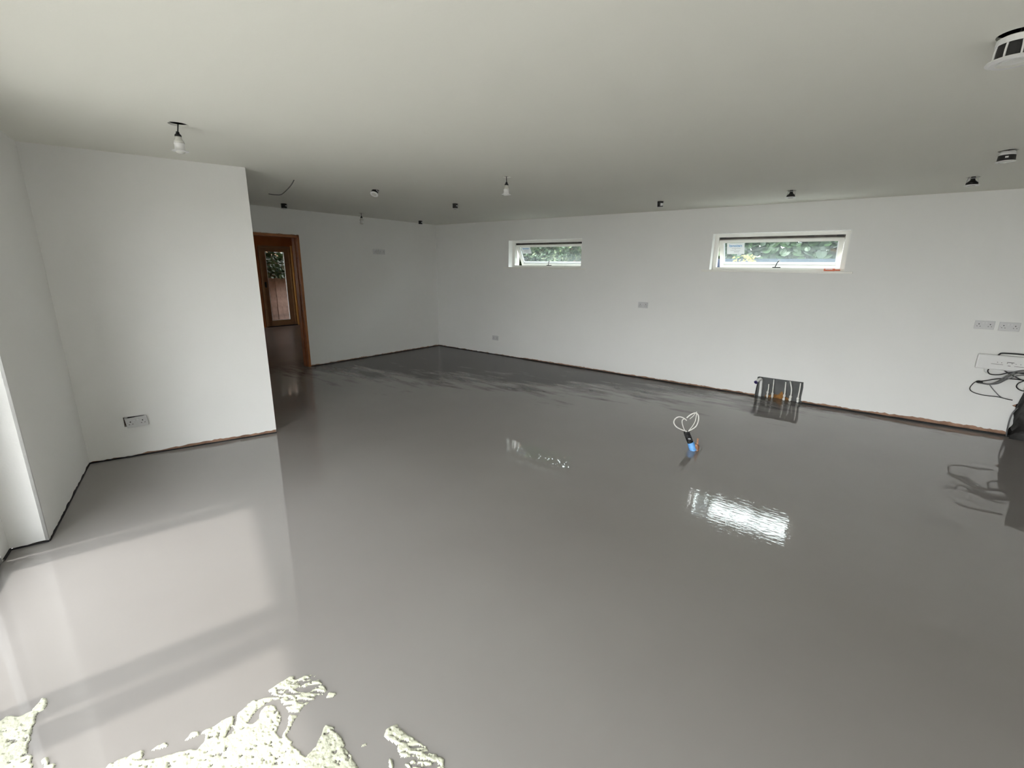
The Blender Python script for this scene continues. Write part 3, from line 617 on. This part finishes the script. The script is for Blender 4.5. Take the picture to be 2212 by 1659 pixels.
prof = [(.001, .062)] + prof + [(.021, .186), (.021, .170), (.001, .165)]
lathe(bm, prof, 18, Matrix.Translation((.004, 0, 0)) @ axn.to_track_quat('Z', 'Y').to_matrix().to_4x4()); bmesh.ops.recalc_face_normals(bm, faces=bm.faces)
obj('corrugated_conduit', from_bm(bm), M['black'], parent=fc, smooth=False)
obj('print_marks', boxmesh(-.052, -.030, .105, .117, .0255, .0275), M['print_grey'], parent=fc)
def loop(pts, label, r=.0055):
    o = obj('cable', tubemesh([Vector(p) for p in pts], r, 8, n=8), M['white_cable'], smooth=True); o.matrix_world = MPp
    return tag(o, label, 'cable', 'white cables looped out of the floor conduit')
loop([(-.062, .150, 0), (-.075, .172, .004), (-.115, .182, .01), (-.165, .205, .012), (-.190, .240, .008), (-.182, .275, .0), (-.152, .296, -.01), (-.115, .290, -.015), (-.082, .268, -.018)], 'thick white cable looped widest to the left above the floor conduit')
loop([(-.060, .150, .002), (-.088, .175, .0), (-.105, .205, -.005), (-.118, .240, -.006), (-.120, .268, -.008), (-.105, .284, -.012)], 'short white cable standing upright inside the left loop above the floor conduit', .0042)
loop([(-.058, .150, .003), (-.055, .180, .01), (-.030, .200, .012), (.002, .235, .01), (.016, .290, .004), (.010, .335, 0), (-.008, .352, -.006), (-.030, .348, -.01), (-.060, .325, -.012), (-.085, .294, -.015)], 'thick white cable looped to the right above the floor conduit')
loop([(-.056, .150, 0), (-.052, .185, .004), (-.030, .225, .004), (-.012, .270, .002), (-.006, .320, 0), (-.008, .368, -.004)], 'thin white cable running straight up to the highest tip above the floor conduit', .0035)
loop([(-.020, .345, -.006), (-.030, .325, -.008), (-.044, .305, -.01), (-.058, .288, -.012)], 'short thin white cable end lying across the right loop above the floor conduit', .003)

# ------------------------------------------------------------------ wiring box and cables on the back wall, right
wbx = thing('wiring_box', 'long white wiring centre box fixed low on the right of the back wall', 'box', MA @ Matrix.Translation((8.205, .745, 0)))
bm = bmesh.new(); box(bm, -.222, .30, -.072, .078, 0, .045, bev=.012); obj('casing', from_bm(bm), M['white_plastic'], parent=wbx)
bm = bmesh.new()
for a_, b_, c_, d_ in [(-.075, -.069, .004, .009), (-.045, -.039, .003, .008), (-.005, .045, .012, .017), (-.006, .001, .004, .009), (.027, .034, .002, .008), (.055, .061, .002, .006), (.088, .094, .001, .006), (.118, .125, .001, .007), (-.115, -.030, -.014, -.011), (.05, .13, -.022, -.019), (.004, .024, -.021, -.017)]:
    box(bm, a_, b_, c_, d_, .0448, .0455)
obj('indicator_marks', from_bm(bm), M['black'], parent=wbx)
obj('casing_seam', boxmesh(-.18, .29, .0655, .0675, .0435, .0448), M['socket'], parent=wbx)
def wcable(pts, label, r, m, base=.03):
    o = obj('cable', tubemesh([Vector((u, -(base if len(q) < 1 else q[0]), v)) for u, v, *q in pts], r, 8, n=8), M[m], smooth=True)
    return tag(o, label, 'cable', 'cables around the white wiring box')
wcable([(8.125, .815, .028), (8.135, .833, .03), (8.16, .845, .032), (8.30, .848, .032), (8.48, .835, .03)], 'thick black cable running along the top of the white wiring box', .007, 'black')
wcable([(8.087, .672, .03), (8.085, .648, .028), (8.11, .622, .03), (8.17, .628, .04), (8.22, .655, .05), (8.27, .668, .052), (8.33, .662, .05), (8.50, .655, .04)], 'black cable hanging just under the left half of the white wiring box', .0055, 'black')
wcable([(8.03, .528, .02), (8.10, .555, .03), (8.17, .585, .04), (8.28, .600, .04), (8.40, .590, .03), (8.52, .57, .02)], 'black cable from the dark knot running right under the white wiring box', .0055, 'black')
wcable([(8.03, .535, .022), (8.005, .505, .02), (7.990, .450, .02), (8.02, .415, .02), (8.10, .397, .02), (8.20, .398, .02), (8.265, .388, .02), (8.315, .382, .02)], 'thin black cable making the big low loop down the wall under the wiring box', .0042, 'black')
wcable([(8.12, .52, .03), (8.145, .485, .025), (8.185, .440, .022), (8.225, .402, .022), (8.27, .386, .026)], 'short thin grey cable slanting down inside the big low loop', .0036, 'grey_cable')
wcable([(8.035, .530, .03), (8.11, .520, .04), (8.17, .560, .05), (8.23, .640, .06), (8.30, .690, .06), (8.42, .705, .05), (8.55, .69, .03)], 'upper grey cable of the bundle sweeping right under the wiring box', .006, 'grey_cable')
wcable([(8.04, .522, .036), (8.12, .522, .05), (8.19, .570, .06), (8.26, .650, .07), (8.34, .680, .07), (8.46, .67, .05), (8.55, .65, .03)], 'middle grey cable of the bundle sweeping right under the wiring box', .006, 'grey_cable')
wcable([(8.10, .518, .06), (8.17, .540, .07), (8.23, .600, .08), (8.31, .650, .08), (8.43, .640, .06), (8.55, .61, .03)], 'lowest grey cable of the bundle sweeping right under the wiring box', .0055, 'grey_cable')
wcable([(8.20, .672, .02), (8.25, .640, .03), (8.33, .600, .04), (8.43, .560, .03), (8.53, .53, .02)], 'black cable crossing down to the right behind the grey bundle', .005, 'black')
wcable([(8.35, .590, .03), (8.318, .560, .03), (8.315, .520, .03), (8.36, .490, .03), (8.44, .50, .02)], 'small black cable loop at the very right edge under the wiring box', .005, 'black')
wcable([(8.055, .676, .02), (8.06, .645, .02), (8.08, .628, .02), (8.12, .625, .02)], 'thin pale cable curling out under the left corner of the wiring box', .003, 'white_cable')
kn = obj('cable_knot', (lambda bm: (bmesh.ops.create_icosphere(bm, subdivisions=2, radius=1), bmesh.ops.transform(bm, matrix=Matrix.Translation((8.045, -.028, .530)) @ Matrix.Diagonal((.028, .015, .015, 1)), verts=bm.verts), from_bm(bm))[-1])(bmesh.new()), M['black'])
tag(kn, 'dark knot of tape joining the cables left of the bundle', 'cable joint')

# ------------------------------------------------------------------ black lined opening at the right end of the back wall
bm = bmesh.new(); nx, nz = 46, 40; g = []
for i in range(nx + 1):
    row = []
    for j in range(nz + 1):
        u = 8.30 + 1.08 * i / nx; v = -.0 + 1.02 * j / nz
        w_ = .05 + .028 * noise.noise(Vector((u * 9, v * 6, 0))) + .018 * abs(noise.noise(Vector((u * 22, v * 15, 2)))) 
        row.append(bm.verts.new((u, w_, v)))
    g.append(row)
for i in range(nx):
    for j in range(nz): bm.faces.new((g[i][j], g[i+1][j], g[i+1][j+1], g[i][j+1]))
obj('black_membrane', from_bm(bm), M['membrane'], parent=wa, smooth=True)
# loose black sheet bulging out onto the floor at the right edge
bm = bmesh.new(); g = []
for i in range(31):
    row = []
    for j in range(19):
        u = 8.352 + .95 * i / 30; t_ = j / 18
        hgt = (.50 + .12 * noise.noise(Vector((u * 3, 5, 0)))) * (1 - t_) ** 1.0
        if i == 0: hgt *= .55
        out_ = .045 + (.05 + .035 * noise.noise(Vector((u * 8, t_ * 5, 4)))) * math.sin(t_ * math.pi * .5) + .012 * noise.noise(Vector((u * 25, t_ * 14, 7)))
        row.append(bm.verts.new((u + .02 * noise.noise(Vector((u * 6, t_ * 6, 1))), min(-.004, -out_ + .035 * (1 - t_)), max(.002, hgt))))
    g.append(row)
for i in range(30):
    for j in range(18): bm.faces.new((g[i][j], g[i+1][j], g[i+1][j+1], g[i][j+1]))
sh = obj('black_sheet', from_bm(bm), M['membrane'], smooth=True); tag(sh, 'loose black sheet slumped on the floor in front of the membrane at the right edge', 'sheet')
hs = obj('clear_hose', tubemesh([(8.345, -.02, .004), (8.338, -.02, .08), (8.335, -.02, .17), (8.34, -.02, .24), (8.36, -.022, .30), (8.40, -.02, .34)], .006), M['grey_cable'], smooth=True); tag(hs, 'thin grey hose looping up at the edge of the loose black sheet', 'hose')
M['pink'] = mat('pink_red_tape', (0.8, 0.08, 0.16), 0.5)
tp = obj('tape_scrap', boxmesh(8.475, 8.56, -.135, -.118, .001, .012, bev=.002), M['pink']); tag(tp, 'scrap of pink-red tape on the floor at the far right edge', 'tape')
def anchor(x, y, dx, hh): pass

# ------------------------------------------------------------------ pale crust on the wet floor by the glazed doors
P1 = [(4.739,-6.757),(4.774,-6.7),(4.769,-6.684),(4.804,-6.657),(4.811,-6.631),(4.794,-6.613),(4.771,-6.593),(4.795,-6.585),(4.833,-6.593),(4.846,-6.614),(4.892,-6.628),(4.93,-6.645),(4.977,-6.653),(5.028,-6.657),(5.071,-6.657),(5.201,-6.664),(5.056,-6.779)]
P2 = [(5.333,-6.561),(5.268,-6.513),(5.277,-6.483),(5.289,-6.452),(5.296,-6.42),(5.31,-6.418),(5.321,-6.444),(5.371,-6.394),(5.398,-6.349),(5.436,-6.306),(5.428,-6.281),(5.409,-6.268),(5.385,-6.273),(5.393,-6.232),(5.398,-6.193),(5.403,-6.174),(5.44,-6.196),(5.455,-6.191),(5.407,-6.161),(5.399,-6.114),(5.435,-6.061),(5.458,-6.04),(5.404,-6.054),(5.405,-6.006),(5.402,-5.954),(5.436,-5.911),(5.534,-5.904),(5.572,-5.909),(5.578,-5.939),(5.571,-6.01),(5.594,-6.054),(5.616,-6.077),(5.63,-6.103),(5.669,-6.1),(5.713,-6.101),(5.753,-6.087),(5.75,-6.055),(5.728,-6.026),(5.694,-5.995),(5.731,-5.981),(5.803,-5.985),(5.846,-5.997),(5.911,-6.008),(6.01,-6.03)]
HA = [(5.452,-6.061),(5.487,-6.039),(5.551,-6.047),(5.607,-6.083),(5.626,-6.115),(5.587,-6.109),(5.551,-6.078),(5.504,-6.063),(5.467,-6.076),(5.464,-6.105),(5.492,-6.125),(5.498,-6.15),(5.472,-6.16),(5.444,-6.111)]
HB = [(5.483,-6.246),(5.434,-6.2),(5.465,-6.195),(5.471,-6.228),(5.483,-6.256)]
P3 = [(5.893,-5.886),(5.886,-5.863),(5.896,-5.834),(5.933,-5.836),(6.008,-5.824),(6.069,-5.821),(6.099,-5.802),(6.143,-5.825),(6.21,-5.873),(6.174,-5.901),(6.051,-5.898),(6.002,-5.892),(5.951,-5.878)]
SM = [[(5.371,-6.325),(5.359,-6.302),(5.374,-6.279),(5.382,-6.284),(5.377,-6.312)],[(5.321,-6.402),(5.32,-6.38),(5.339,-6.355),(5.347,-6.361),(5.333,-6.389)],[(5.608,-5.932),(5.594,-5.909),(5.611,-5.888),(5.626,-5.907),(5.614,-5.922)],[(5.072,-6.636),(5.078,-6.626),(5.116,-6.622),(5.123,-6.608),(5.164,-6.609),(5.141,-6.635)],[(5.858,-5.947),(5.867,-5.933),(5.878,-5.938),(5.867,-5.95)],[(5.971,-5.924),(5.985,-5.922),(6.022,-5.943),(6.007,-5.946)]]
def inside(px_, py_, poly):
    r = np.zeros(px_.shape, bool); n = len(poly)
    for i in range(n):
        x1, y1_ = poly[i]; x2, y2 = poly[(i + 1) % n]
        c = ((y1_ > py_) != (y2 > py_)) & (px_ < (x2 - x1) * (py_ - y1_) / (y2 - y1_ + 1e-12) + x1)
        r ^= c
    return r
M['crust'] = mat('pale_cream_crust', (0.56, 0.565, 0.445), 0.5, var=.12, scale=14, bump=.5, bscale=70)
def vnoise(X, Y, s, seed, oct=1):
    """value noise on numpy arrays"""
    rs = np.random.RandomState(seed); G = rs.rand(257, 257); r = 0; a = 1; tot = 0
    for o_ in range(oct):
        x = X * s; y = Y * s; xi = np.floor(x).astype(int); yi = np.floor(y).astype(int); fx = x - xi; fy = y - yi
        fx = fx*fx*(3-2*fx); fy = fy*fy*(3-2*fy); g = lambda i, j: G[i % 257, j % 257]
        r = r + a * ((g(xi, yi)*(1-fx) + g(xi+1, yi)*fx)*(1-fy) + (g(xi, yi+1)*(1-fx) + g(xi+1, yi+1)*fx)*fy); tot += a; a *= .5; s *= 2.1
    return r / tot - .5
def crust(polys, holes, label, box_, seed, feather=None):
    x0, x1, y0_, y1_ = box_; st = .0034
    nx = int((x1 - x0) / st); ny = int((y1_ - y0_) / st)
    X, Y = np.meshgrid(x0 + st * (np.arange(nx + 1)), y0_ + st * (np.arange(ny + 1)), indexing='ij')
    Xw = X + .022 * vnoise(X, Y, 28, seed, 3); Yw = Y + .022 * vnoise(X, Y, 28, seed + 1, 3)
    ins = np.zeros(X.shape, bool)
    for p_ in polys: ins |= inside(Xw, Yw, p_)
    for p_ in holes: ins &= ~inside(Xw, Yw, p_)
    # pits, and dragged streaks lying across the room in the feathered zone
    pits = vnoise(X, Y, 110, seed + 3, 2); ins &= ~(pits > .24 + .1 * vnoise(X, Y, 9, seed + 2, 2))
    if feather is not None:
        cx, cy, rad = feather
        d = np.clip(1 - np.hypot(X - cx, Y - cy) / rad, 0, 1)
        al = X * .80 + Y * .60; ac = -X * .60 + Y * .80
        sk = vnoise(al * 1.0 + .02 * vnoise(X, Y, 20, 9), ac * 4.5, 26, seed + 5, 2)
        ins &= ~((sk * d) > .045)
    hgt = .0052 + .0045 * vnoise(X, Y, 45, seed + 7, 3)
    e = ins.astype(float)
    for _ in range(2):
        e = (e + np.roll(e, 1, 0) + np.roll(e, -1, 0) + np.roll(e, 1, 1) + np.roll(e, -1, 1)) / 5
    zz = np.where(ins, hgt * np.clip(e * 1.3 - .2, .1, 1) + .0012, .0004)
    cell = ins[:-1, :-1] | ins[1:, :-1] | ins[1:, 1:] | ins[:-1, 1:]
    cell &= (ins[:-1, :-1].astype(int) + ins[1:, :-1] + ins[1:, 1:] + ins[:-1, 1:]) >= 2
    idx = np.arange((nx + 1) * (ny + 1)).reshape(nx + 1, ny + 1)
    I, J = np.nonzero(cell)
    fc_ = np.stack([idx[I, J], idx[I+1, J], idx[I+1, J+1], idx[I, J+1]], 1)
    used, inv = np.unique(fc_, return_inverse=True); fc_ = inv.reshape(-1, 4)
    V = np.stack([X.ravel()[used], Y.ravel()[used], zz.ravel()[used]], 1)
    me = bpy.data.meshes.new('crust'); me.from_pydata(V.tolist(), [], fc_.tolist()); me.update()
    o = obj('floor_crust', me, M['crust'], smooth=True); tag(o, label, 'crust', None); o['kind'] = 'stuff'
    return o
crust([P1], [], 'pale cream crust sheet on the wet floor in the bottom left corner', (4.70, 5.25, -6.82, -6.56), 11)
crust([P2] + SM, [HA, HB], 'largest ragged pale cream crust on the wet floor at the bottom, streaked on top', (5.03, 6.06, -6.67, -5.86), 21, (5.53, -5.93, .20))
crust([P3], [], 'smaller torn pale cream crust at the bottom, right of the largest one', (5.86, 6.24, -5.93, -5.78), 31, (6.05, -5.85, .16))

# ------------------------------------------------------------------ outside
gr = obj('ground', boxmesh(-30, 30, -30, 30, -.3, -.12), M['soil'], kind='structure')
pa = obj('patio', slab_mesh([xy(EE + CN * -2 - C * .12), xy(EE + CN * 9 - C * .12), xy(EE + CN * 9 - C * 6), xy(EE - CN * 2 - C * 6)][::-1], [], .1, Matrix.Translation((0, 0, -.02))), M['paving'], kind='structure')

# added unseen wall beside the glazed doors, keeping sky out of the floor reflection
MWG = frame_mtx(EE - CN * .06 - C * .12, -C, Z, CN)
obj('wall_reflection_block', slab_mesh(rect(0, 3.2, -.15, 2.8), [], .15, MWG), M['block'], kind='structure')
obj('wall_sky_block', boxmesh(-7.9, -7.7, -4, 6, -.12, 3.4), M['bare'], kind='structure')  # added wall behind the ivy, placed only to block sky
obj('wall_sky_block', boxmesh(-7.6, 3.3, 3.3, 3.5, -.12, 3.4), M['bare'], kind='structure')  # added wall behind the hedge, likewise there to hold back sky
def leaf_shape(kind):
    if kind == 'round':
        pts = [(0, 0, 0)] + [(.5 * math.cos(a) + .0, .5 * math.sin(a) * .95, .10 * (abs(math.sin(a))) - .03) for a in [2*math.pi*i/9 for i in range(9)]]
    else:
        pts = [(0, 0, .02)] + [(.5 * math.cos(a), .5 * math.sin(a) * (.5 + .1 * math.cos(a)), .07 * abs(math.sin(a)) - .05 * math.cos(a)) for a in [2*math.pi*i/8 for i in range(8)]]
    n = len(pts) - 1
    return pts, [(0, 1 + i, 1 + (i + 1) % n) for i in range(n)]
def leafy(name, boxes, count, size, kind, mats, label, cat, seed, stems=(), single=None, parent_kind=None):
    """a shrub: joined foliage (stuff) plus, where they can be told apart, single large leaves"""
    rs = random.Random(seed); pts, faces = leaf_shape(kind)
    x0, x1, y0_, y1_, z0_, z1_ = boxes
    t = thing(name, label, cat, Matrix.Translation(((x0 + x1) / 2, (y0_ + y1_) / 2, -.12)))
    org = Vector(((x0 + x1) / 2, (y0_ + y1_) / 2, -.12))
    def rnd_mtx(front=False):
        x = rs.uniform(x0, x1); z = rs.uniform(z0_, z1_)
        bump_ = .25 * noise.noise(Vector((x * 2.2, z * 2.2, seed)))
        y = (y0_ + abs(rs.gauss(0, .33)) * (y1_ - y0_) + bump_ * (y1_ - y0_)) if not front else y0_ - rs.uniform(.0, .06) + bump_ * .3
        s_ = size * rs.uniform(.6, 1.25)
        e = (rs.uniform(.5, 1.5), rs.uniform(-.6, .6), rs.uniform(0, 6.28))
        from mathutils import Euler
        return Matrix.Translation(Vector((x, y, z)) - org) @ Matrix.Rotation(rs.uniform(-.9, .9), 4, 'Z') @ Matrix.Rotation(rs.uniform(.35, 1.45), 4, 'X') @ Matrix.Rotation(rs.uniform(0, 6.28), 4, 'Z') @ Matrix.Scale(s_, 4)
    for mi, mname in enumerate(mats):
        V = []; Fc = []
        for k in range(count // len(mats)):
            mt = rnd_mtx(); b0 = len(V); V += [tuple(mt @ Vector(p)) for p in pts]; Fc += [tuple(b0 + i for i in f) for f in faces]
        me = bpy.data.meshes.new('foliage'); me.from_pydata(V, [], Fc); me.update()
        o = obj('foliage', me, M[mname], parent=t); o['kind'] = 'stuff'
    if single:
        me = bpy.data.meshes.new('leaf'); me.from_pydata(pts, [], faces); me.update(); me.materials.append(M[single[1]])
        for k in range(single[0]):
            o = bpy.data.objects.new('leaf', me); COL.objects.link(o); o.parent = t; o.matrix_local = rnd_mtx(True)
    bm = bmesh.new()
    for k in range(5):
        x = (k + .5) / 5 * (x1 - x0) * .8 - (x1 - x0) * .4; ym = (y1_ - y0_) * .1
        tube(bm, [(x, ym, .0), (x + rs.uniform(-.1, .1), ym + .03, z1_ * .5), (x + rs.uniform(-.2, .2), ym, z1_ * .92 + .1)], .018, 6, n=3)
    obj('stems', from_bm(bm), M['stem'], parent=t)
    return t
leafy('leafy_shrub', (3.3, 7.2, 2.30, 2.9, .9, 2.84), 4000, .15, 'round', ['leaf_a', 'leaf_b'], 'large round-leaved green shrub behind the right window', 'shrub', 3, single=(110, 'leaf_b'))
leafy('leafy_hedge', (-3.2, 3.1, 1.5, 2.3, .6, 3.9), 56000, .10, 'long', ['leaf_c', 'leaf_b', 'leaf_b'], 'pale green narrow-leaved hedge behind the left window', 'hedge', 5)
leafy('yellow_bush', (5.18, 5.50, 1.45, 1.70, .9, 1.85), 420, .055, 'long', ['leaf_y'], 'small yellow-tipped bush low behind the right window', 'bush', 8)
gw = obj('garden_wall', boxmesh(4.4, 7.6, 1.97, 2.0, -.12, 1.805), M['slate']); tag(gw, 'dark blue-grey garden wall low behind the large-leaved shrub', 'wall')
# fence and ivy outside the far glazed door
fn = thing('timber_fence', 'weathered vertical board fence outside the far glazed door', 'fence', Matrix.Translation((-6.45, 0, -.12)))
bme = boxmesh(-.012, .012, -.0745, .0745, 0, 1.95, bev=.002); bme.materials.append(M['fence'])
for k in range(24):
    o = bpy.data.objects.new('board', bme); COL.objects.link(o); o.parent = fn; o.location = (random.uniform(-.012, .012), -2.2 + .15 * k, 0); o.rotation_euler = (0, 0, random.uniform(-.05, .05))
obj('rail', boxmesh(-.06, -.014, -2.3, 1.4, .4, .48), M['fence'], parent=fn); obj('rail', boxmesh(-.06, -.014, -2.3, 1.4, 1.5, 1.58), M['fence'], parent=fn)
def ivy(name, zones, size, label, seed, x=-6.20):
    rs = random.Random(seed); pts, faces = leaf_shape('round'); t = thing(name, label, 'ivy', Matrix.Translation((x, -.3, -.12)))
    for ys, zs, count in zones:
        for mname in ('leaf_a', 'leaf_b'):
            V = []; Fc = []
            for k in range(count // 2):
                mt = Matrix.Translation((rs.uniform(-.1, .12), rs.uniform(*ys) + .3, rs.uniform(*zs) + .12)) @ Matrix.Rotation(rs.uniform(-.7, .7), 4, 'Z') @ Matrix.Rotation(rs.uniform(.3, 1.4), 4, 'Y') @ Matrix.Rotation(rs.uniform(0, 6.28), 4, 'Z') @ Matrix.Scale(size * rs.uniform(.6, 1.2), 4)
                b0 = len(V); V += [tuple(mt @ Vector(p)) for p in pts]; Fc += [tuple(b0 + i for i in f) for f in faces]
            me = bpy.data.meshes.new('f'); me.from_pydata(V, [], Fc); me.update(); o = obj('foliage', me, M[mname], parent=t); o['kind'] = 'stuff'
    obj('stem', tubemesh([(0, -.55, 0), (.02, -.5, .7), (0, -.4, 1.9)], .012), M['stem'], parent=t)
    return t
ivy('climbing_ivy', [((-1.9, 1.3), (1.25, 3.5), 3400), ((-1.0, -.66), (.1, 1.3), 130)], .12, 'dark green ivy hanging over the fence behind the far glazed door', 4)
